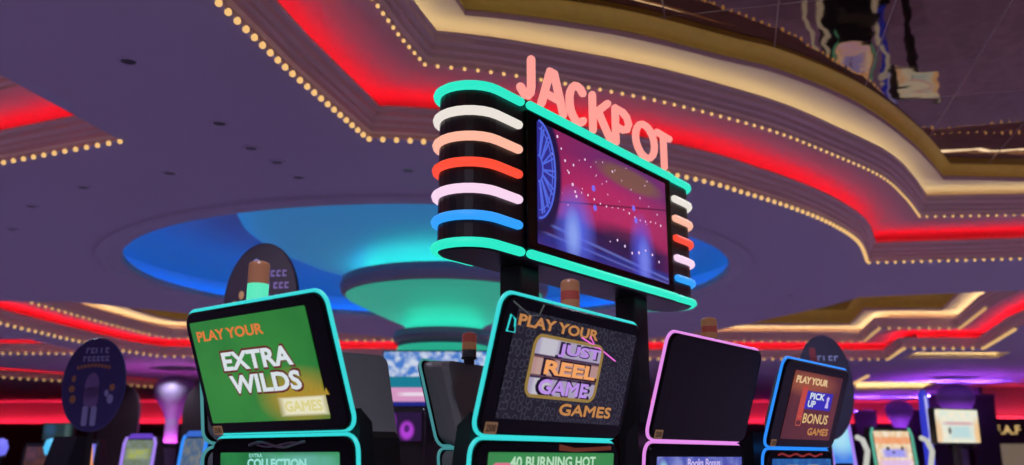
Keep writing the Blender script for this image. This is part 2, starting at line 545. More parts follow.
bulb_row(inner([(-1.75, 3.6)] + A0_far[1:-1] + A0_curve[:-1] + [(4.49, 11.11), (7.2, 10.74)], .0), H0 - .012, .105, .021,
         'lower row of warm bulbs edging the big red cove overhead')
bulb_row(inner([(-1.1, 4.2)] + A1_far[1:-1] + A1_curve[:-1] + [(4.83, 10.29), (6.9, 10.16)], .0), H0 + .368, .10, .014,
         'upper row of warm bulbs between the red cove and the cream cove overhead')
bulb_row([(-3.05, 6.62), (-3.63, 6.87), (-4.29, 7.16), (-5.4, 7.53)], H0 - .012, .118, .02, 'row of warm bulbs along the small red cove at the upper left')
e1 = offset(E0, .55)
bulb_row([(-9.38, 16.4), (-9.22, 18.53), (-8.95, 20.85), (-8.54, 21.9), (-4.13, 22.4), (8.5, 22.6), (9.4, 22.6), (8.82, 20.3), (10.62, 20.3), (9.6, 17.06)], H0 - .012, .22, .03,
         'lower row of warm bulbs on the far red cove behind the machines')
bulb_row([(-8.85, 16.4), (-8.68, 18.5), (-8.42, 20.7), (-8.15, 21.4), (-4.1, 21.85), (8.62, 22.03), (8.1, 19.75), (9.87, 19.75), (9.0, 16.9)], H0 + .368, .22, .025,
         'upper row of warm bulbs on the far red cove behind the machines')
bulb_row([(-15.8, 21.3), (-9.95, 21.3)], H0 - .012, .18, .026, 'row of warm bulbs on the distant cove behind the oval board')
bulb_row([(-16.2, 27.1), (-13.4, 30.4), (-11.9, 32.2)], H0 - .012, .24, .03, 'row of warm bulbs on the most distant diagonal cove at the left')
bulb_row([(11.25, 30.0), (10.55, 26.8)], H0 - .03, .3, .045, 'short row of warm bulbs beside the distant white ceiling cove')

# dark downlights
for i, (x, y) in enumerate([(-2.39, 5.18), (-2.16, 6.25), (-2.08, 6.8), (-2.97, 7.45), (-3.91, 7.87), (-4.72, 8.51), (-5.4, 9.42), (-1.96, 7.15), (-1.88, 7.57), (-.89, 7.37), (3.37, 16.66), (4.23, 13.48)]):
    if i == 0:
        t0 = thing('ceiling_downlight', 'dark unlit round downlight recessed in the grey ceiling', 'downlight', (x, y, H0), 0, 'unlit downlights in the grey ceiling')
        ob('trim_ring', lathe(B(), [(.045, -.004), (.05, -.01), (.068, -.008), (.072, .002)], 24), M['ceiling'], t0, smooth=True)
        ob('lens', lathe(B(), [(.045, -.004), (.03, .0), (.002, .002)], 24, True), M['black'], t0)
        dl = t0
    else:
        r_ = dl.copy(); COL.objects.link(r_); r_.location = (x, y, H0)
        for ch in dl.children:
            c_ = ch.copy(); COL.objects.link(c_); c_.parent = r_

# added spot lamps: their bounce off the carpet fills in the hall's ambient light
n_l = 0
for iy in range(8):
    for ix in range(8):
        x, y = -15.0 + ix * 4.3 + (iy % 2) * 1.6, -2.0 + iy * 3.7
        ld = bpy.data.lights.new('fill_spot', 'SPOT'); ld.energy = 225; ld.spot_size = R(125); ld.spot_blend = .8
        ld.color = (.83, .79, 1.); ld.shadow_soft_size = .03
        lo = bpy.data.objects.new('fill_spot', ld); COL.objects.link(lo); lo.location = (x, y, H0 - .03)

# ------------------------------------------------------------------ floor and far walls
fl = ob('floor', box(B(), -26, 26, -3, 40.5, -.1, 0), M['carpet']); tag(fl, 'dark patterned casino carpet', 'floor', kind='structure')
wb = ob('wall_back', box(B(), -26, 26, 40.5, 40.8, 0, H0), M['wall']); tag(wb, kind='structure')
ob('dado', box(B(), -26, 26, 40.2, 40.5, 0, 2.86, .02), M['darkwall'], wb)
ob('dado_lip', box(B(), -26, 26, 40.14, 40.2, 2.7, 2.97, .01), M['darkwall'], wb)
ob('cove_light', box(B(), -26, 26, 40.24, 40.34, 2.87, 2.9), glow('red wall led', (1., .02, .06), 55, raw=True), wb)
wl = ob('wall_left', box(B(), -26.3, -26, -3, 40.5, 0, H0), M['wall']); tag(wl, kind='structure')
wr = ob('wall_right', box(B(), 26, 26.3, -3, 40.5, 0, H0), M['wall']); tag(wr, kind='structure')

# ------------------------------------------------------------------ tiered teal column under the blue recess
def glow_paint(name, rgb, e):  # grey paint plus even emission, standing in for light falling on the bowls
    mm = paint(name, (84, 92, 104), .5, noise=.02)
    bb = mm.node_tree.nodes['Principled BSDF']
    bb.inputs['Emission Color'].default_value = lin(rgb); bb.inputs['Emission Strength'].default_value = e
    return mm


M['glow_bowl_blue'] = glow_paint('blue teal bowl paint with glow', (30, 112, 165), .8); M['glow_bowl_teal'] = glow_paint('teal bowl paint with glow', (42, 165, 135), .78)  # bowl glow put into the material; the strips alone leave it uneven
colm = thing('flared_column', 'tiered bowl shaped column lit teal under the blue ceiling recess', 'column', (-.91, 12.0, 0))
ob('shaft', lathe(B(), [(.36, 0), (.36, 2.76), (.40, 2.79)], 40), M['darkwall'], colm, smooth=True)
ob('bowl', lathe(B(), [(.8, 3.66), (.86, 3.80), (1.0, 3.9), (1.35, 3.98), (1.97, 4.13), (2.48, 4.34), (2.7, 4.5), (2.78, 4.64), (2.78, 4.75)], 72), M['glow_bowl_blue'], colm, smooth=True)
ob('ring', lathe(B(), [(.8, 3.67), (1.32, 3.67), (1.35, 3.79), (1.38, 3.81), (1.40, 3.72), (1.38, 3.64), (1.33, 3.60), (1.2, 3.59)], 72), M['ringgrey'], colm)
ob('light_strip', lathe(B(), [(.88, 3.68), (.87, 3.80)], 72), M['led_teal'], colm)
ob('bowl', lathe(B(), [(.45, 3.0), (.47, 3.13), (.54, 3.22), (.75, 3.31), (.95, 3.40), (1.2, 3.52), (1.3, 3.57), (1.32, 3.6)], 72), M['glow_bowl_teal'], colm, smooth=True)
ob('ring', lathe(B(), [(.45, 3.01), (.62, 3.01), (.64, 3.1), (.66, 3.12), (.68, 3.04), (.66, 2.99), (.6, 2.96), (.5, 2.96)], 60), M['ringgrey'], colm)
ob('light_strip', lathe(B(), [(1.0, 3.68), (1.18, 3.68)], 72), M['fill_teal'], colm)  # extra strip added to even out the upper bowl's teal
ob('light_strip', lathe(B(), [(1.22, 3.685), (1.31, 3.70)], 72), M['fill_blue'], colm)  # blue strip added to brighten and tint the upper bowl
ob('light_strip', lathe(B(), [(.52, 3.016), (.6, 3.016)], 60), M['fill_teal'], colm)  # extra strip added to even out the lower bowl's teal
ob('light_strip', lathe(B(), [(.495, 3.02), (.485, 3.12)], 60), M['led_teal'], colm)
ob('bowl', lathe(B(), [(.4, 2.79), (.5, 2.80), (.58, 2.87), (.62, 2.96)], 60), M['recess'], colm, smooth=True)
ob('light_strip', lathe(B(), [(.57, 2.80), (.6, 2.83), (.62, 2.90), (.6, 2.93)], 60), glow('teal band', (44, 190, 155), .75), colm)

# hanging video display in front of the column
vd = thing('video_display', 'bright blue and pink video display hanging before the teal column', 'display', (-.95, 11.2, 0), 0)
ob('bezel', box(B(), -.66, .66, 0, .12, 2.1, 2.8, .015), M['black'], vd)
vm = Matrix.Translation((0, -.004, 2.45)) @ Matrix.Rotation(R(90), 4, 'X')
ob('screen', prism(B(), rrect(1.28, .66, .01, 2), -.003, 0), picture('video picture', (70, 130, 215), [
    ('n', 9, .42, .62, (225, 235, 250), .9), ('b', 0, -.05, 1, .075, .05, (20, 130, 155), 1), ('b', 0, -.2, 1, .09, .05, (226, 160, 205), 1),
    ('b', .0, -.19, .42, .022, .3, (250, 235, 250), .9), ('b', 0, -.31, 1, .03, .2, (30, 40, 140), 1)], .85), vd, vm)
ob('mounting_pole', box(B(), -.05, .05, .1, .52, 2.3, 2.4), M['black'], vd)

# ------------------------------------------------------------------ slot machines of the front bank
def panel_matrix(zc, tilt, y=0.):
    s, c = math.sin(tilt), math.cos(tilt)
    m_ = Matrix(((1, 0, 0, 0), (0, -s, -c, y), (0, c, -s, zc), (0, 0, 0, 1)))
    return m_


def screen_plate(x0, x1, y0, y1, r=.006):
    return prism(B(), rrect(x1 - x0, y1 - y0, r, 3, (x0 + x1) / 2, (y0 + y1) / 2), .0005, .0025)


def candle(parent, x, y, z0, mats, r=.034, h=.15):
    ob('tower_light', lathe(B(), [(.002, z0), (r * .75, z0), (r * .75, z0 + .025), (r * 1.08, z0 + .027), (r * 1.08, z0 + .035), (r, z0 + .037)], 24), M['black'], parent,
       Matrix.Translation((x, y, 0)), smooth=False)
    tl = parent.children[-1] if parent.children else None
    n = len(mats); zb = z0 + .037; hh = (h - .04) / n
    for i, mt in enumerate(mats):
        a = zb + i * hh; c = a + hh * .97
        pr = [(.002, a), (r, a), (r, c)] + ([(r * .9, c + .008), (r * .5, c + .014), (.002, c + .015)] if i == n - 1 else [(.002, c)])
        ob('light_segment', lathe(B(), pr, 24), mt, last(parent), smooth=False)


def last(parent):
    return [o for o in COL.objects if o.parent == parent and o.name.startswith('tower_light')][-1]


M['lens_amber'] = paint('amber lens', (120, 78, 62), .2); M['lens_red'] = paint('red lens', (120, 48, 44), .2)
M['lens_clear'] = paint('smoked lens', (92, 96, 96), .2); M['lens_lit'] = glow('lit green lens', (90, 235, 190), .95)
M['lens_amber'].node_tree.nodes['Principled BSDF'].inputs['Emission Color'].default_value = (.5, .22, .1, 1)
M['lens_amber'].node_tree.nodes['Principled BSDF'].inputs['Emission Strength'].default_value = .22
M['lens_red'].node_tree.nodes['Principled BSDF'].inputs['Emission Color'].default_value = (.5, .1, .08, 1)
M['lens_red'].node_tree.nodes['Principled BSDF'].inputs['Emission Strength'].default_value = .18
M['tag'] = glow('amber number plate', (150, 110, 78), .5); M['tag_ink'] = paint('number ink', (40, 26, 20), .6)


def slot_machine(x, y, zc, yaw, tilt, w_, label, rim, group='slot machines of the front bank', h_=.435, full=False):
    root = thing('slot_machine', label, 'slot machine', (x, y, 0), yaw, group)
    w_ -= .018; h_ -= .014
    tl2 = R(5)
    PM = panel_matrix(zc, tilt)
    # lower panel hinges at the bottom edge of the upper one
    jy = math.sin(tilt) * (h_ / 2 + .008); jz = zc - math.cos(tilt) * (h_ / 2 + .008)
    lh = .46
    LM = panel_matrix(jz - math.cos(tl2) * (lh / 2 + .008), tl2, jy + math.sin(tl2) * (lh / 2 + .008))
    rr_ = .045
    ub = ob('upper_bezel', prism(B(), rrect(w_, h_, rr_), -.028, 0, .006), M['bezel'], root, PM)
    rings = [[(*p, zz) for p in rrect(w_ * k, h_ * k2, rr_, 6, 0, cy)] for zz, k, k2, cy in (((-.028, .965, .955, 0), (-.07, .96, 1.0, -.02), (-.12, .94, 1.06, -.05), (-.15, .9, 1.02, -.05)) if full else ((-.028, .95, .955, 0), (-.05, .84, .93, 0), (-.085, .70, .85, 0), (-.12, .56, .7, -.01)))]
    ob('upper_shell', loft(B(), rings), M['shell'], root, PM)
    ob('rim_light', tube(B(), [(*p, -.02) for p in rrect(w_ + .006, h_ + .006, rr_ + .003, 7)], .007, 8, True), rim, root, PM, smooth=True)
    lb = ob('lower_bezel', prism(B(), rrect(w_, lh, rr_), -.028, 0, .006), M['bezel'], root, LM)
    ob('rim_light', tube(B(), [(*p, -.02) for p in rrect(w_ + .006, lh + .006, rr_ + .003, 7)], .007, 8, True), rim, root, LM, smooth=True)
    rings = [[(*p, zz) for p in rrect(w_ * k, lh * k, rr_)] for zz, k in (((-.028, .965), (-.1, .95), (-.16, .85)) if full else ((-.028, .95), (-.06, .8), (-.12, .58)))]
    ob('lower_shell', loft(B(), rings), M['shell'], root, LM)
    # cabinet body with a curved back, button deck and plinth
    yb = jy
    zt = jz - .02
    side = [(yb + .03, .0), (yb + .03, .70), (yb + .12, .78), (yb + .12, zt - .1), (yb + .12, zt + .10), (yb + .17, zt + .06), (yb + .22, zt - .25), (yb + .23, .0)]
    bmc = B(); hw = w_ * (.44 if full else .36)
    loft(bmc, [[(xx, p[0], p[1]) for p in side] for xx in (-hw, hw)])
    ob('cabinet', bmc, M['black'], root)
    bmd = B(); loft(bmd, [[(xx, yb - .16, .80), (xx, yb - .17, .83), (xx, yb + .16, .90), (xx, yb + .16, .74), (xx, yb - .02, .70)] for xx in (-w_ * .49, w_ * .49)])
    dk = ob('button_deck', bmd, M['black'], root)
    bmk = B()
    for i in range(6):
        box(bmk, -w_ * .36 + i * w_ * .13, -w_ * .36 + i * w_ * .13 + .07, yb - .12, yb - .07, .845, .862, .004)
    ob('button', bmk, M['rim_white'], dk)
    ob('plinth', box(B(), -hw * 1.05, hw * 1.05, yb - .0, yb + .24, 0, .12, .01), M['shell'], root)
    return root, ub, lb, PM, LM


def number_plate(parent, x, y, s=.036, body='2500'):
    p = ob('number_plate', prism(B(), rrect(s * 1.7, s, .003, 2, x, y), .0005, .002), M['tag'], parent)
    lettering(body, p, x, y, s * 1.35, s * .6, M['tag_ink'], .0026, .03)


def gl(name, rgb, s=.85): return glow(name, rgb, s)


T_gold = gl('gold lettering', (205, 140, 78), .8); T_orange = gl('orange lettering', (235, 130, 60), .8)
T_white = gl('white lettering', (222, 232, 236), .9); T_outline = gl('red outline lettering', (120, 44, 30), .6)
T_violet = gl('violet lettering', (196, 150, 240), .85); T_peach = gl('peach lettering', (250, 168, 100), .9)
T_pale = gl('pale green lettering', (190, 232, 196), .85); T_cyan = gl('pale cyan lettering', (160, 236, 226), .85)
T_dark = gl('dark outline lettering', (38, 20, 60), .4); T_lilac = gl('lilac lettering', (206, 190, 250), .85)

# --- machine 1: EXTRA WILDS
r1, ub, lb, PM, LM = slot_machine(-.797, 2.875, 1.776, R(-38.6), .357, .73, 'teal rimmed slot machine showing EXTRA WILDS on a green screen', M['rim_teal'])
scr = ob('upper_screen', screen_plate(-.326, .279, -.172, .177), picture('extra wilds screen', (34, 128, 48), [
    ('e', -.1, .0, .3, .22, 1.2, (58, 146, 56), .6), ('n', 5, .45, .7, (24, 112, 44), .5),
    ('e', .16, -.10, .16, .075, .8, (190, 150, 40), .75), ('n', 22, .55, .62, (215, 170, 60), .0),
    ('b', .17, -.128, .105, .028, .35, (245, 240, 205), 1)], .85), r1, PM)
for bd, cx, cy, ww, hh in (('EXTRA', -.008, .034, .36, .062), ('WILDS', .008, -.045, .36, .062)):
    lettering(bd, scr, cx, cy, ww + .016, hh + .014, T_outline, .0035, .055)
    lettering(bd, scr, cx, cy, ww, hh, T_white, .0045, .035)
lettering('PLAY YOUR', scr, -.118, .127, .36, .036, T_orange, .0035, .035)
lettering('GAMES', scr, .17, -.128, .175, .032, gl('cream lettering', (235, 225, 150), .8), .0035, .01)
bmf = B()
for i in range(11):
    x0 = .055 + i * .022; hh = random.uniform(.02, .05)
    vs = [bmf.verts.new(p) for p in ((x0, -.098, .003), (x0 + .026, -.098, .003), (x0 + .016, -.098 + hh, .003))]; bmf.faces.new(vs)
ob('flame_picture', bmf, gl('flame yellow', (196, 160, 44), .7), scr)
number_plate(ub, -.308, -.197, .03)
ls = ob('lower_screen', screen_plate(-.30, .30, -.19, .184), picture('collection screen', (30, 120, 62), [
    ('b', .14, .15, .2, .03, .8, (120, 205, 190), .7), ('n', 8, .4, .7, (50, 160, 80), .6)], .85), r1, LM)
lettering('COLLECTION', ls, .0, .150, .30, .03, T_cyan, .0035, .045)
lettering('EXTRA', ls, -.105, .1745, .07, .012, T_cyan, .0035, .02)
bmw = tube(B(), [(-.14 + .02 * i, .208 + .008 * math.sin(i * .55), .002) for i in range(15)], .0045, 6)
tube(bmw, [(-.10 + .02 * i, .208 - .006 * math.sin(i * .5), .002) for i in range(11)], .003, 6)
ob('logo', bmw, M['steel'], lb)
candle(r1, -.15, .075, 1.972, [M['lens_lit'], M['lens_amber']], .036, .175)

# --- machine 2: JUST REEL GAME
r2, ub, lb, PM, LM = slot_machine(.192, 3.006, 1.77, R(54.9), .261, .88, 'teal rimmed slot machine showing JUST REEL GAME on a black screen', M['rim_teal'])
scr = ob('upper_screen', screen_plate(-.366, .398, -.160, .172), picture('just reel game screen', (24, 26, 34), [
    ('n', 6, .4, .7, (34, 36, 48), .8), ('v', 30, .30, .40, (96, 100, 116), .6)], .5), r2, PM)
bmg = prism(B(), rrect(.42, .19, .035, 5, -.035, .012), .003, .0034)
ob('logo_plate', bmg, picture('reel plate', (190, 178, 210), [('b', -.16, 0, .05, .2, .4, (228, 226, 235), .8), ('l', 0, 1, .043, .006, .003, (70, 50, 80), 1), ('l', 0, 1, -.02, .006, .003, (70, 50, 80), 1), ('b', 0, .012, .3, .028, .3, (210, 150, 120), .7)], .7), scr)
ob('logo_border', tube(B(), [(*p, .004) for p in rrect(.42, .19, .035, 5, -.035, .012)], .0055, 6, True), gl('brass border', (172, 140, 70), .7), scr)
for bd, cx, cy, ww, hh, mt in (('JUST', .03, .072, .27, .044, T_violet), ('REEL', -.005, .012, .32, .046, T_peach), ('GAME', -.025, -.05, .30, .044, T_violet)):
    lettering(bd, scr, cx, cy, ww + .03, hh + .012, T_dark, .0045, .05)
    lettering(bd, scr, cx, cy, ww, hh, mt, .0055, .012 if bd == 'GAME' else .035)
lettering('PLAY YOUR', scr, -.115, .142, .48, .036, T_gold, .0045, .035)
lettering('GAMES', scr, .145, -.118, .34, .036, T_gold, .0045, .012)
bms = tube(B(), [(.02, .125, .006), (.08, .113, .006), (.16, .098, .006), (.27, .068, .006)], .0025, 6)
tube(bms, [(.07, .135, .006), (.10, .115, .006), (.12, .10, .006)], .002, 6)
ob('spark_picture', bms, gl('pink spark', (240, 110, 220), 1.0), scr)
number_plate(ub, -.375, -.19, .036)
bmo = tube(B(), [(*p, .001) for p in ((-.40, .10), (-.36, .10), (-.37, .14), (-.395, .15))], .003, 6, True)
ob('bezel_outline', bmo, M['rim_teal'], ub)
bmo = tube(B(), [(*p, .001) for p in ((-.395, .19), (-.30, .16), (-.25, .165), (-.235, .20))], .0025, 6)
ob('bezel_outline', bmo, gl('grey outline', (90, 96, 96), .6), ub)
ls = ob('lower_screen', screen_plate(-.37, .39, -.19, .196), picture('burning hot screen', (26, 112, 52), [
    ('b', 0, .17, .5, .028, .8, (70, 150, 88), .8), ('b', -.02, .125, .5, .02, .5, (60, 190, 70), .7), ('b', .02, .0, .3, .08, .2, (180, 60, 60), .9), ('n', 10, .4, .7, (40, 150, 70), .5)], .85), r2, LM)
lettering('40 BURNING HOT', ls, .0, .166, .52, .036, T_pale, .0035, .03)
bmh = B(); prism(bmh, rrect(.10, .05, .02, 4, -.30, .14), .003, .004)
ob('picture_symbol', bmh, gl('pink symbol', (230, 120, 150), .85), ls)
bmw = prism(B(), [(.02, .223), (.02, .203), (.12, .199), (.22, .202), (.37, .207), (.37, .221), (.2, .214), (.12, .212)], .0005, .0015)
ob('logo', bmw, gl('orange wave', (120, 52, 24), .6), lb)
candle(r2, .14, .08, 1.945, [M['lens_clear'], M['lens_amber'], M['lens_red'], M['lens_amber']], .034, .165)

# --- machine 3: dark display, pink rim
r3, ub, lb, PM, LM = slot_machine(.846, 3.858, 1.772, R(51.7), .289, .88, 'pink rimmed slot machine with a black blank upper screen', M['rim_pink'])
ob('upper_screen', prism(B(), rrect(.76, .337, .006, 3, .02, .0035), -.004, .0003), M['bezel'], r3, PM)
number_plate(ub, -.375, -.19, .036)
ls = ob('lower_screen', screen_plate(-.37, .40, -.19, .18), picture('violet screen', (84, 92, 190), [
    ('n', 12, .45, .65, (150, 160, 230), .8), ('e', -.32, .11, .04, .05, .5, (170, 220, 240), .9), ('b', 0, .02, .35, .05, .1, (40, 40, 120), .8)], .8), r3, LM)
lettering('Books Bonus', ls, .03, .155, .30, .036, T_lilac, .0035, .03)
candle(r3, .17, .08, 1.955, [M['lens_clear'], M['lens_amber'], M['lens_red'], M['lens_amber']], .036, .15)

# --- machine 4: PICK UP BONUS, blue rim
r4, ub, lb, PM, LM = slot_machine(1.508, 4.601, 1.752, R(51.4), .313, .88, 'blue rimmed slot machine showing PICK UP BONUS on a dark red screen', M['rim_blue'])
scr = ob('upper_screen', screen_plate(-.31, .338, -.170, .166), picture('pick up bonus screen', (84, 30, 30), [
    ('n', 5, .4, .7, (110, 42, 34), .7), ('e', -.1, .11, .3, .05, .9, (170, 90, 50), .8), ('b', .07, .03, .18, .045, .06, (40, 34, 190), 1),
    ('b', -.14, .01, .035, .085, .15, (200, 70, 50), 1)], .8), r4, PM)
lettering('PLAY YOUR', scr, -.07, .125, .42, .036, gl('cream text', (236, 200, 150), .85), .0035, .05)
lettering('PICK', scr, .04, .052, .20, .034, T_white, .0035, .03)
lettering('UP', scr, -.02, .012, .10, .034, T_white, .0035, .03)
lettering('BONUS', scr, .08, -.062, .34, .05, gl('tan text', (230, 190, 130), .85), .0035, .02)
lettering('GAMES', scr, .15, -.128, .28, .034, T_gold, .0035, .012)
ob('picture_symbol', tube(B(), [(-.17, -.10, .003), (-.11, -.10, .003), (-.11, -.055, .003), (-.17, -.055, .003)], .003, 4, True), gl('square outline', (190, 90, 80), .8), scr)
bmp = B(); lathe(bmp, [(.001, .03), (.02, .02), (.012, .0), (.024, -.03), (.001, -.032)], 10)
ob('picture_figure', bmp, T_lilac, scr, Matrix.Translation((.19, .03, .003)) @ Matrix.Rotation(R(90), 4, 'X') @ Matrix.Scale(.1, 4, (0, 1, 0)) @ Matrix.Rotation(R(180), 4, 'X'))
number_plate(ub, -.375, -.192, .034)
ls = ob('lower_screen', screen_plate(-.37, .40, -.19, .19), picture('blue reels screen', (30, 90, 170), [
    ('b', -.12, .11, .07, .05, .2, (200, 190, 120), 1), ('b', .14, .11, .07, .05, .2, (200, 190, 120), 1), ('b', 0, .11, .03, .05, .2, (40, 150, 200), 1), ('n', 14, .45, .7, (60, 150, 210), .5)], .8), r4, LM)
ob('logo', tube(B(), [(-.30 + .03 * i, .208 + .006 * math.sin(i * 1.1), .002) for i in range(20)], .005, 6), gl('red wave', (150, 44, 44), .7), lb)

# --- two machines seen from behind
rb1, *_ = slot_machine(-.935, 3.98, 1.755, R(-140), .29, .88, 'charcoal slot machine seen from behind beside the EXTRA WILDS machine', M['rim_teal_dim'], full=True)
rb2, *_ = slot_machine(-.20, 4.72, 1.755, R(-120), .29, .88, 'charcoal slot machine seen from behind between the two teal rimmed machines', M['rim_teal_dim'], full=True)
candle(rb2, .2, .1, 1.95, [M['lens_clear'], M['lens_amber'], M['lens_red']], .036, .15)

# ------------------------------------------------------------------ JACKPOT sign
SX, SY, SZ, SYAW = .457, 4.248, 2.676, R(52.6)
sg = thing('jackpot_sign', 'raised jackpot sign with striped neon ends above the machines', 'sign', (SX, SY, 0), SYAW)
hs = .675; ext = .19; exl = .19; RR = .135      # local x along the face, y = behind the face


def stadium(gr=0.):
    pts = []
    L = hs + ext
    for i in range(13):
        a = R(-90 + 180 * i / 12); pts.append((L + (RR + gr) * math.cos(a), RR + (RR + gr) * math.sin(a)))
    for i in range(13):
        a = R(90 + 180 * i / 12); pts.append((-hs - exl + (RR + gr) * math.cos(a), RR + (RR + gr) * math.sin(a)))
    return pts


ob('sign_body', prism(B(), stadium(), SZ - .36, SZ + .345, .01), M['black'], sg)
ob('sign_face', box(B(), -hs + .012, hs - .012, -.018, .01, SZ - .315, SZ + .315, .006), M['bezel'], sg)
FM = Matrix.Translation((0, -.018, SZ)) @ Matrix.Rotation(R(90), 4, 'X')
scr = ob('screen', prism(B(), rrect(1.19, .56, .004, 2), .0005, .003), picture('sports car picture', (150, 34, 92), [
    ('e', .25, .22, .5, .2, 1.2, (96, 50, 120), .8), ('e', .05, .02, .55, .14, 1.0, (198, 44, 104), .8),
    ('e', .22, .205, .3, .055, .5, (132, 92, 74), .85), ('l', -.18, 1, .02, .004, .006, (70, 16, 50), .8),
    ('b', 0, -.2, .7, .075, .6, (44, 22, 84), 1), ('e', .18, -.13, .3, .06, .8, (36, 24, 70), .8),
    ('b', 0, -.255, .7, .03, .5, (34, 48, 140), .9), ('l', .07, 1, -.215, .006, .01, (110, 130, 220), .7), ('l', .05, 1, -.25, .004, .01, (120, 130, 220), .6),
    ('e', -.30, -.16, .12, .14, 1.2, (90, 110, 245), .9), ('e', -.32, -.19, .05, .09, 1.2, (150, 180, 255), .8), ('e', .32, -.16, .09, .14, 1.2, (80, 90, 230), .85),
    ('e', .34, -.2, .05, .09, 1.2, (130, 150, 255), .7), ('e', -.60, .06, .19, .30, .12, (28, 20, 70), 1), ('e', -.60, .06, .14, .235, .1, (50, 48, 150), 1)], .85), sg, FM)
bmr = B()
for rx, ry, tt in ((.13, .225, .009), (.11, .19, .004), (.035, .06, .006)):
    tube(bmr, [(-.592 + rx * math.cos(R(a)), .06 + ry * math.sin(R(a)), .004) for a in (range(-86, 87, 9))], tt * .6, 5)
for k in range(-3, 4):
    a = R(k * 24)
    for da in (-.07, .07):
        tube(bmr, [(-.592 + .035 * math.cos(a), .06 + .06 * math.sin(a), .004), (-.592 + .118 * math.cos(a + da), .06 + .205 * math.sin(a + da), .004)], .0045, 5)
ob('wheel_picture', bmr, gl('wheel blue', (86, 110, 235), .85), scr)
bmq = B()
def dots(pts, r=.0045):
    for (a, c_) in pts:
        bmesh.ops.create_circle(bmq, cap_ends=True, segments=8, radius=r * random.uniform(.7, 1.5), matrix=Matrix.Translation((a, c_, .0045)))
dots([(-.36 + .05 * i, .20 - .025 * abs(i - 3) ** 1.2 + .01 * random.random()) for i in range(8)])
dots([(-.30 + .055 * i, .02 + .01 * math.sin(i)) for i in range(16)], .005)
dots([(-.44 + .03 * i, .25 - .05 * i) for i in range(6)], .006)
dots([(-.05 + .09 * i, .23 - .025 * i) for i in range(7)])
dots([(.0 + .07 * i, -.16 + .02 * math.sin(i * 1.5)) for i in range(8)], .006)
dots([(random.uniform(-.55, .57), random.uniform(-.1, .26)) for _ in range(16)], .003)
o = ob('sparkle_picture', bmq, gl('sparkle', (240, 205, 235), 1.0), scr); o['kind'] = 'stuff'
bmx = B()
for (a, c_) in ((-.14, .075), (-.13, -.02), (.24, .06), (.26, -.0)):
    bmesh.ops.create_circle(bmx, cap_ends=True, segments=10, radius=.016, matrix=Matrix.Translation((a, c_, .0047)))
ob('light_spot_pattern', bmx, gl('blue sparkle', (130, 110, 250), .9), scr)

ring_z = [.337 - i * .1123 for i in range(7)]
ring_m = ['neon_teal', 'neon_white', 'neon_peach', 'neon_red', 'neon_pink', 'neon_blue', 'neon_teal']
for k, (dz, mn) in enumerate(zip(ring_z, ring_m)):
    for s in (-1, 1):
        ex = ext if s > 0 else exl
        L = hs + ex; g = .010
        pts = [(s * (hs + (.045 if 0 < k < 6 else .03)), -g)] + [(s * (hs + ex * f), -g) for f in (.5, 1.0)]
        pts += [(s * (L + (RR + g) * math.sin(R(a))), RR - (RR + g) * math.cos(R(a))) for a in range(15, 181, 15)]
        pts += [(s * (L - .12), 2 * RR + g), (s * hs, 2 * RR + g)]
        o = ob('neon_tube', tube(B(), [(a, c_, SZ + dz) for a, c_ in pts], .020, 10), M[mn], sg, smooth=True)
        o['label'] = {'neon_teal': 'teal neon tube', 'neon_white': 'white neon tube', 'neon_peach': 'peach neon tube', 'neon_red': 'orange red neon tube', 'neon_pink': 'pale pink neon tube', 'neon_blue': 'blue neon tube'}[mn]
for dz in (.337, -.337):
    o = ob('neon_tube', tube(B(), [(-hs + .03, -.018, SZ + dz), (hs - .0, -.018, SZ + dz)], .020, 10), M['neon_teal'], sg, smooth=True)
    o['label'] = 'straight teal neon tube'
# letters
span = {'J': (-0.743, -0.573), 'A': (-0.584, -0.35), 'C': (-0.354, -0.152), 'K': (-0.148, 0.07), 'P': (0.07, 0.264), 'O': (0.275, 0.539), 'T': (0.516, 0.718)}
S_ = {'J': [[(.72, 1), (.72, .3), (.66, .12), (.5, .02), (.3, .0), (.0, .14)]],
      'A': [[(0, 0), (.42, 1), (.58, 1), (1, 0)], [(.2, .32), (.8, .32)]],
      'C': [[(.5 + .5 * math.cos(R(a)), .5 + .5 * math.sin(R(a))) for a in range(50, 311, 20)]],
      'K': [[(0, 0), (0, 1)], [(.9, 1), (.05, .45)], [(.32, .62), (1, 0)]],
      'P': [[(0, 0), (0, 1)], [(0, 1), (.55, 1), (.85, .92), (1, .74), (.85, .55), (.55, .47), (0, .47)]],
      'O': [[(.5 + .5 * math.cos(R(a)), .5 + .5 * math.sin(R(a))) for a in range(0, 361, 20)]],
      'T': [[(0, 1), (1, 1)], [(.5, 1), (.5, 0)]]}
for ch in 'JACKPOT':
    a_, b_ = span[ch][0] + .032, span[ch][1] + .014
    bm = B(); tr = .0198; hh = .226
    for st in S_[ch]:
        P_ = [(a_ + tr + q[0] * (b_ - a_ - 2 * tr), 0, SZ + .388 + q[1] * (hh - 2 * tr)) for q in st]
        if ch == 'O': tube(bm, P_[:-1], tr, 10, True)
        else: tube(bm, P_, tr, 10)
    ob('letter', bm, M['neon_letter'], sg, smooth=True)
ob('letter_rail', box(B(), -hs, hs, .0, .02, SZ + .345, SZ + .368, .004), M['black'], sg)
for px in (-.52, .46):
    ob('post', box(B(), px - .07, px + .07, RR - .06, RR + .06, 0, SZ - .355, .01), M['black'], sg)

# ------------------------------------------------------------------ oval boards
def bar(bm, x0, x1, y0, y1, z_=.0):
    prism(bm, rrect(x1 - x0, y1 - y0, min(x1 - x0, y1 - y0) * .3, 2, (x0 + x1) / 2, (y0 + y1) / 2), z_, z_ + .002)


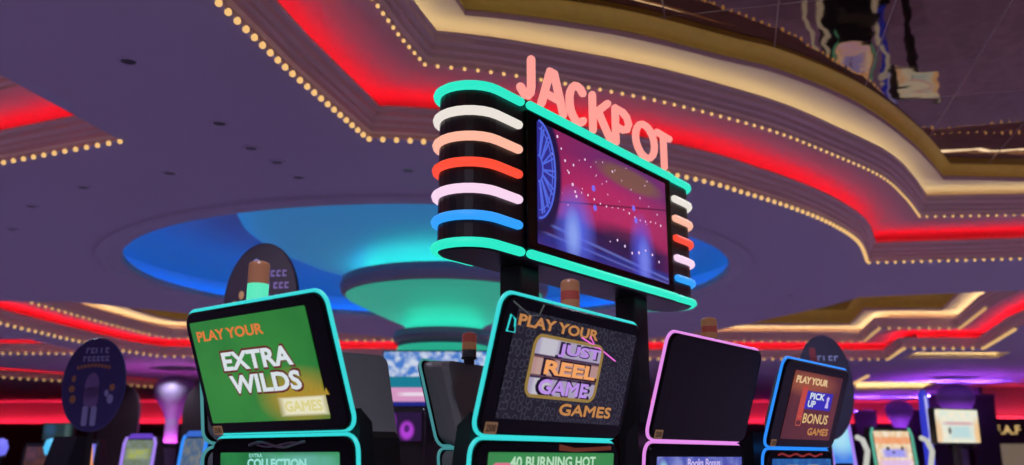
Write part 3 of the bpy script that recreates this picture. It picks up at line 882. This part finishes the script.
def oval_board(x, y, zc, rx, ry, yaw, label, base_col, feats, post=True):
    root = thing('oval_board', label, 'sign board', (x, y, 0), yaw, 'oval boards on posts')
    pm = Matrix.Translation((0, 0, zc)) @ Matrix.Rotation(R(90), 4, 'X')
    ell = [(rx * math.cos(2 * PI * i / 48), ry * math.sin(2 * PI * i / 48)) for i in range(48)]
    bd = ob('board', prism(B(), ell, -.04, 0, .008), base_col, root, pm)
    ob('post', tube(B(), [(0, .05, 0), (0, .05, zc - ry * .3)], .025, 10), M['black'], root)
    ob('base', lathe(B(), [(.002, 0), (.2, 0), (.2, .015), (.05, .03), (.002, .03)], 24), M['black'], root, Matrix.Translation((0, .05, 0)))
    for nm, mt, shapes in feats:
        bm = B()
        for s in shapes:
            if s[0] == 'bar': bar(bm, *s[1:])
            else: prism(bm, [(s[1] + s[3] * math.cos(2 * PI * i / 20), s[2] + s[4] * math.sin(2 * PI * i / 20)) for i in range(20)], .0, .002 if len(s) < 6 else s[5])
        ob(nm, bm, mt, bd)
    return root


def squiggle_row(x0, x1, y, h, n):
    out = []; st = (x1 - x0) / n
    for i in range(n):
        a = x0 + i * st
        out.append(('bar', a + st * .1, a + st * .35, y, y + h)); 
        if random.random() < .7: out.append(('bar', a + st * .35, a + st * .8, y + h * .7, y + h))
        if random.random() < .6: out.append(('bar', a + st * .35, a + st * .8, y, y + h * .3))
    return out


navy = paint('navy board', (48, 48, 110), .5, noise=.3); plum = paint('plum board', (34, 20, 40), .5, noise=.2); slate = paint('slate board', (52, 54, 78), .5, noise=.2)
ink_b = paint('pale blue ink', (150, 165, 210), .6); ink_g = paint('gold ink', (170, 130, 80), .6); ink_p = paint('lilac ink', (120, 104, 160), .6); ink_r = paint('dull red ink', (140, 60, 70), .6)
oval_board(-3.69, 8.0, 2.13, .312, .41, R(-12), 'navy oval board at the left with a pale figure in its centre', navy, [
    ('board_pattern', ink_b, squiggle_row(-.1, .14, .27, .05, 5) + squiggle_row(-.12, .15, .2, .045, 6)),
    ('board_pattern', ink_g, [('bar', -.17 + .034 * i, -.145 + .034 * i, .13 + .02 * math.sin(i * .35), .16 + .02 * math.sin(i * .35)) for i in range(10)] + [('e', -.19, .05, .02, .03), ('e', -.2, -.04, .028, .03), ('e', -.18, -.13, .03, .035), ('e', .2, -.03, .025, .03)]),
    ('board_figure', ink_p, [('e', 0, -.02, .07, .12), ('bar', -.07, .07, -.2, -.02)]),
    ('board_figure', ink_b, [('bar', -.07, -.015, -.36, -.19), ('bar', .015, .07, -.36, -.19), ('e', .19, -.13, .03, .04), ('e', .15, -.08, .02, .03)])])
oval_board(-1.84, 6.5, 2.60, .29, .45, R(-10), 'dark plum oval board standing behind the EXTRA WILDS machine', plum, [
    ('board_pattern', ink_p, squiggle_row(.02, .2, .19, .05, 4) + squiggle_row(.05, .22, .1, .05, 4) + squiggle_row(.06, .24, .02, .04, 4)),
    ('board_pattern', ink_b, [('e', -.05, .29, .03, .04)]), ('board_pattern', ink_g, [('e', -.2, -.02, .025, .04), ('e', -.15, .06, .02, .03)])])
oval_board(2.42, 7.0, 2.03, .225, .40, R(8), 'slate grey oval board standing behind the PICK UP BONUS machine', slate, [
    ('board_pattern', ink_b, squiggle_row(-.06, .12, .2, .04, 4) + squiggle_row(-.08, .14, .1, .04, 5) + squiggle_row(-.06, .12, .02, .035, 4)),
    ('board_pattern', ink_r, [('bar', -.12, -.07, .1, .3), ('e', -.09, .2, .03, .06)])])

# ------------------------------------------------------------------ background machines
def bg_slot(name, x, y, yaw, w_, ztop, sh, label, frame, pic, lean=8, crown=None, cat='slot machine', sides=None):
    root = thing(name, label, cat, (x, y, 0), yaw, 'slot machines in the background')
    pr = [(-.05, 0), (-.05, .75), (-.28, .82), (-.27, .88), (.0, .98), (.1, ztop), (.22, ztop), (.4, 1.1), (.42, 0)]
    ob('cabinet', loft(B(), [[(xx, a, c_) for a, c_ in pr] for xx in (-w_ / 2, w_ / 2)]), M['black'], root)
    tl_ = -math.atan2(.1, ztop - .98)
    zc = ztop - sh / 2 - .05
    yc = .1 * (zc - .98) / (ztop - .98) - .012
    pm = panel_matrix(zc, tl_, yc)
    ob('screen', prism(B(), rrect(w_ * .86, sh, .01, 3), -.01, .004), pic, root, pm)
    for s in (-1, 1):
        ob('rim_light', tube(B(), [(s * w_ * .5, -sh * .55, 0), (s * w_ * .5, sh * .4, .0), (s * w_ * .45, sh * .56, 0)], .02, 8), frame if sides is None else sides, root, pm)
    if crown is not None:
        ob('crown_light', prism(B(), [(-w_ * .45, sh * .5 + .02), (w_ * .45, sh * .5 + .02), (w_ * .3, sh * .5 + .08), (-w_ * .3, sh * .5 + .08)], -.03, .01), crown, root, pm)
    return root


pic_y = picture('yellow green reels', (128, 140, 110), [('b', 0, 0, .15, .06, .6, (196, 206, 96), .9), ('n', 14, .4, .65, (150, 170, 190), .5)], .7)
pic_b = picture('grey blue reels', (80, 110, 150), [('n', 12, .4, .65, (150, 150, 140), .8)], .7)
pic_c = picture('colourful reels', (238, 200, 150), [('n', 10, .42, .6, (250, 235, 215), .9), ('b', 0, .17, .4, .05, .6, (245, 150, 90), .8), ('b', 0, -.02, .22, .06, .5, (150, 150, 250), .9), ('e', -.12, .05, .04, .03, .4, (30, 30, 40), .9), ('e', .16, .05, .03, .03, .4, (30, 30, 40), .9), ('e', -.02, -.01, .03, .02, .4, (40, 30, 60), .8), ('b', 0, -.2, .3, .08, .5, (225, 190, 245), .8)], .95)
pic_p = picture('violet panel', (120, 120, 240), [('e', 0, 0, .2, .1, 1, (170, 175, 255), .9)], .85)
pic_o = picture('dim amber reels', (80, 52, 50), [('n', 10, .4, .65, (120, 70, 60), .8)], .6)
pic_d = picture('dark teal poster', (40, 62, 70), [('n', 7, .4, .65, (44, 70, 58), .8), ('e', -.12, .03, .08, .1, 1, (50, 96, 140), .8), ('b', .15, -.05, .04, .2, .5, (96, 120, 120), .7)], .6)
pic_bl = picture('ice blue panel', (120, 205, 245), [('e', .0, -.18, .25, .1, 1, (40, 100, 230), .8), ('e', .0, .1, .15, .2, 1, (190, 235, 250), .7)], .95)

bg_slot('background_slot_machine', -4.88, 12.0, R(-14), .46, 1.78, .36, 'violet crowned slot machine with yellow green reels under the left dark panel', M['rim_violet'], pic_y, crown=gl('violet crown', (112, 70, 210), .8))
bg_slot('background_slot_machine', -3.5, 10.0, R(-34), .40, 1.76, .36, 'blue rimmed slot machine leaning beside the EXTRA WILDS machine', M['rim_blue'], pic_b, crown=gl('blue crown', (50, 110, 220), .8))
bg_slot('background_slot_machine', -7.2, 14.0, R(-10), .5, 1.72, .36, 'dim slot machine between a cyan and a violet lamp at the left edge', M['black'], pic_o)
bg_slot('background_slot_machine', -4.75, 10.0, R(-5), .5, 1.70, .24, 'slot machine with a glowing violet panel under the navy oval board', M['black'], pic_p)
bs = bg_slot('background_slot_machine', -4.15, 9.0, R(150), .36, 1.70, .3, 'black slot machine seen from behind with an orange edge light', M['black'], pic_o, sides=M['rim_orange'])
bg_slot('background_slot_machine', -1.12, 9.6, R(4), .4, 2.02, .3, 'dark slot machine with a purple glowing figure under the hanging video display', M['black'],
        picture('purple figure', (34, 10, 60), [('e', .02, -.04, .07, .09, .5, (200, 70, 240), .9), ('e', .02, -.02, .03, .04, .4, (60, 16, 100), .9), ('e', -.12, .03, .03, .1, .6, (150, 50, 190), .7)], .8))
# lamps beside the left machine
for x, mt, lb_ in ((-7.62, gl('violet lamp', (120, 120, 255), .9), 'small glowing violet lamp on a stand at the left edge'), (-6.88, gl('cyan lamp', (80, 200, 255), .95), 'small glowing cyan lamp on a stand at the left edge')):
    t0 = thing('glow_lamp', lb_, 'lamp', (x, 13.8, 0))
    ob('stand', lathe(B(), [(.12, 0), (.12, .03), (.03, .05), (.03, 1.5), (.08, 1.53)], 20, True), M['black'], t0)
    ob('globe', lathe(B(), [(.002, 1.53), (.07, 1.55), (.1, 1.65), (.07, 1.76), (.002, 1.79)], 20), mt, t0, smooth=True)
t0 = thing('hanging_poster', 'dim teal poster screen above the far left machines', 'display', (-7.27, 14.75, 0))
ob('frame', box(B(), -.26, .26, 0, .08, 1.76, 2.05, .01), M['black'], t0)
ob('screen', prism(B(), rrect(.46, .25, .01, 2), -.003, .002), pic_d, t0, Matrix.Translation((0, -.004, 1.91)) @ Matrix.Rotation(R(90), 4, 'X'))
ob('post', box(B(), -.03, .03, .02, .07, 0, 1.78), M['black'], t0)

# right bank
bg_slot('background_slot_machine', 5.82, 14.0, R(22), .8, 1.95, .62, 'bright colourful slot machine with teal edges below the right columns', gl('teal edge', (90, 190, 160), .8), pic_c)
for x, y, lb_ in ((4.98, 13.75, 'leftmost of the three pale curved rails by the colourful machine'), (5.22, 13.75, 'middle of the three pale curved rails by the colourful machine'), (6.38, 14.2, 'rightmost of the three pale curved rails by the colourful machine')):
    t0 = thing('curved_rail', lb_, 'rail', (x, y, 0), R(22))
    ob('rail', tube(B(), [(0, .1, 0), (0, .1, 1.0), (.0, .0, 1.3), (0, -.08, 1.6), (0, 0, 1.76), (0, .1, 1.8)], .04, 10), M['rim_white'], t0, smooth=True)
    ob('foot', box(B(), -.1, .1, 0, .2, 0, .04, .005), M['black'], t0)
t0 = thing('topper_display', 'bright cream topper display on a pole at the right', 'display', (6.78, 14.0, 0), R(24))
ob('bezel', box(B(), -.47, .47, 0, .12, 1.70, 2.24, .02), M['black'], t0)
ob('screen', prism(B(), rrect(.9, .49, .02, 3), -.003, .002), picture('cream topper', (246, 238, 214), [
    ('n', 9, .4, .65, (215, 235, 222), .7), ('b', .02, .04, .3, .025, .5, (215, 160, 170), .8), ('b', .05, -.09, .22, .09, .6, (170, 215, 225), .7), ('e', -.18, -.07, .035, .05, .5, (40, 36, 44), .8),
    ('e', .42, -.1, .08, .2, .8, (245, 190, 120), .8), ('e', -.42, -.1, .08, .2, .8, (245, 190, 130), .7)], .95), t0, Matrix.Translation((0, -.004, 1.97)) @ Matrix.Rotation(R(90), 4, 'X'))
ob('pole', box(B(), -.05, .05, .02, .1, 0, 1.72), M['dark'], t0)
bg_slot('background_slot_machine', 3.25, 9.0, R(34), .34, 1.92, .42, 'slot machine with an ice blue panel behind the PICK UP BONUS machine', M['rim_violet'], pic_bl)
t0 = thing('blue_light_column', 'tall blue glowing light column left of the cream topper display', 'light column', (6.62, 14.7, 0))
ob('base', box(B(), -.14, .14, -.1, .14, 0, .3, .02), M['black'], t0)
ob('tube', lathe(B(), [(.06, .3), (.08, .4), (.075, 1.6), (.08, 2.2), (.07, 2.5), (.03, 2.56)], 20, True), glow('blue column light', (50, 60, 225), .7), t0, smooth=True)
ob('streak', tube(B(), [(-.0, -.08, 1.4), (.01, -.085, 1.9), (0, -.075, 2.45)], .02, 8), glow('white streak', (190, 190, 255), .9), t0, smooth=True)


# flared columns with violet light ------------------------------------
def onion_column(x, y, label, led, k=1.0):
    root = thing('onion_column', label, 'column', (x, y, 0), 0, 'slim columns with rounded capitals lit violet')
    ob('shaft', lathe(B(), [(.17 * k, 0), (.17 * k, 2.3), (.19 * k, 2.52)], 40), M['lavender'], root, smooth=True)
    ob('capital', lathe(B(), [(.19 * k, 2.52), (.26 * k, 2.72), (.40 * k, 2.95), (.53 * k, 3.18), (.55 * k, 3.36), (.46 * k, 3.54), (.28 * k, 3.66), (.02, 3.70)], 40), M['lavender'], root, smooth=True)
    ob('collar', lathe(B(), [(.16 * k, 1.76), (.36 * k, 1.76), (.38 * k, 1.90), (.35 * k, 1.80), (.16 * k, 1.80)], 30), M['black'], root)
    ob('light_ring', lathe(B(), [(.22 * k, 1.81), (.33 * k, 1.81)], 30), led, root)
    return root


onion_column(13.6, 28.0, 'violet lit column with a rounded capital behind the cream topper display', M['led_magenta'])
onion_column(15.2, 36.0, 'violet lit column with a rounded capital above the colourful slot machine', M['led_magenta'], .95)
onion_column(-9.25, 25.0, 'magenta lit column with a rounded capital between two dark arched panels', M['led_pink'])
def dark_panel(x, y, w_, zt, label, arch):
    root = thing('partition_panel', label, 'partition', (x, y, 0), 0, 'dark partition panels')
    if arch:
        pts = [(-w_ / 2, 0), (w_ / 2, 0)] + [(w_ / 2 * math.cos(R(a)), zt - w_ * .7 + w_ * .7 * math.sin(R(a))) for a in range(0, 181, 12)]
    else:
        pts = [(-w_ / 2, 0), (w_ / 2, 0), (w_ / 2, zt), (-w_ / 2, zt)]
    ob('board', loft(B(), [[(a, -.06, c_) for a, c_ in pts], [(a, .06, c_) for a, c_ in pts]]), M['dark'], root)
    ob('plinth', box(B(), -w_ / 2 - .03, w_ / 2 + .03, -.09, .09, 0, .12), M['black'], root)
    return root


dark_panel(-10.35, 24.2, 1.05, 3.42, 'dark arched panel left of the magenta lit column', True)
dark_panel(-8.15, 24.2, 1.05, 3.42, 'dark arched panel right of the magenta lit column', True)
def violet_top(p, w_, zt):
    ob('light_shelf', box(B(), -w_ / 2, w_ / 2, -.2, -.07, zt - .1, zt - .07), M['dark'], p)
    ob('light_shelf', box(B(), -w_ / 2, w_ / 2, -.22, -.2, zt - .1, zt - .01), M['dark'], p)
    ob('light_strip', box(B(), -w_ / 2 + .02, w_ / 2 - .02, -.18, -.09, zt - .069, zt - .06), M['led_violet'], p)
p = dark_panel(13.72, 29.5, .8, 3.5, 'dark square panel on the left behind the column at the cream topper display', False); violet_top(p, .66, 3.5)
p = dark_panel(15.15, 29.5, .8, 3.5, 'dark square panel on the right behind the column at the cream topper display', False); violet_top(p, .66, 3.5)
p = dark_panel(14.4, 37.4, .9, 3.4, 'dark square panel behind the colourful slot machine, on its left', False); violet_top(p, .84, 3.4)
p = dark_panel(16.5, 37.4, .9, 3.4, 'dark square panel behind the colourful slot machine, on its right', False); violet_top(p, .84, 3.4)

# shopfront at the far right
sf = thing('shop_front', 'dark fascia with gold letters over glass doors at the far right', 'shop front', (18.9, 31, 0))
ob('fascia', box(B(), -2.65, 3.2, 0, .4, 1.97, 2.82, .02), M['darkwall'], sf)
ob('light_strip', box(B(), -2.6, 3.1, .2, .36, 2.825, 2.835), glow('red fascia led', (1., .03, .06), 24, raw=True), sf)
ob('wall_panel', box(B(), -2.65, 3.2, .5, .7, 0, 3.88), M['wall'], sf)
for i in range(4):
    d_ = ob('glass_door', box(B(), -2.6 + i * 1.4, -1.24 + i * 1.4, .1, .16, 0, 1.96, .01), glow('lit frosted door', (150, 130, 112), .5), sf)
    ob('door_frame', box(B(), -1.26 + i * 1.4, -1.16 + i * 1.4, .06, .2, 0, 1.93), M['dark'], d_)
lettering('F.A.F', sf, -2.22, 2.42, .85, .3, gl('gold sign letters', (230, 190, 120), .9), -.0, .02, base=Matrix.Rotation(R(90), 4, 'X') @ Matrix.Translation((0, 0, .012)), name='sign_lettering')
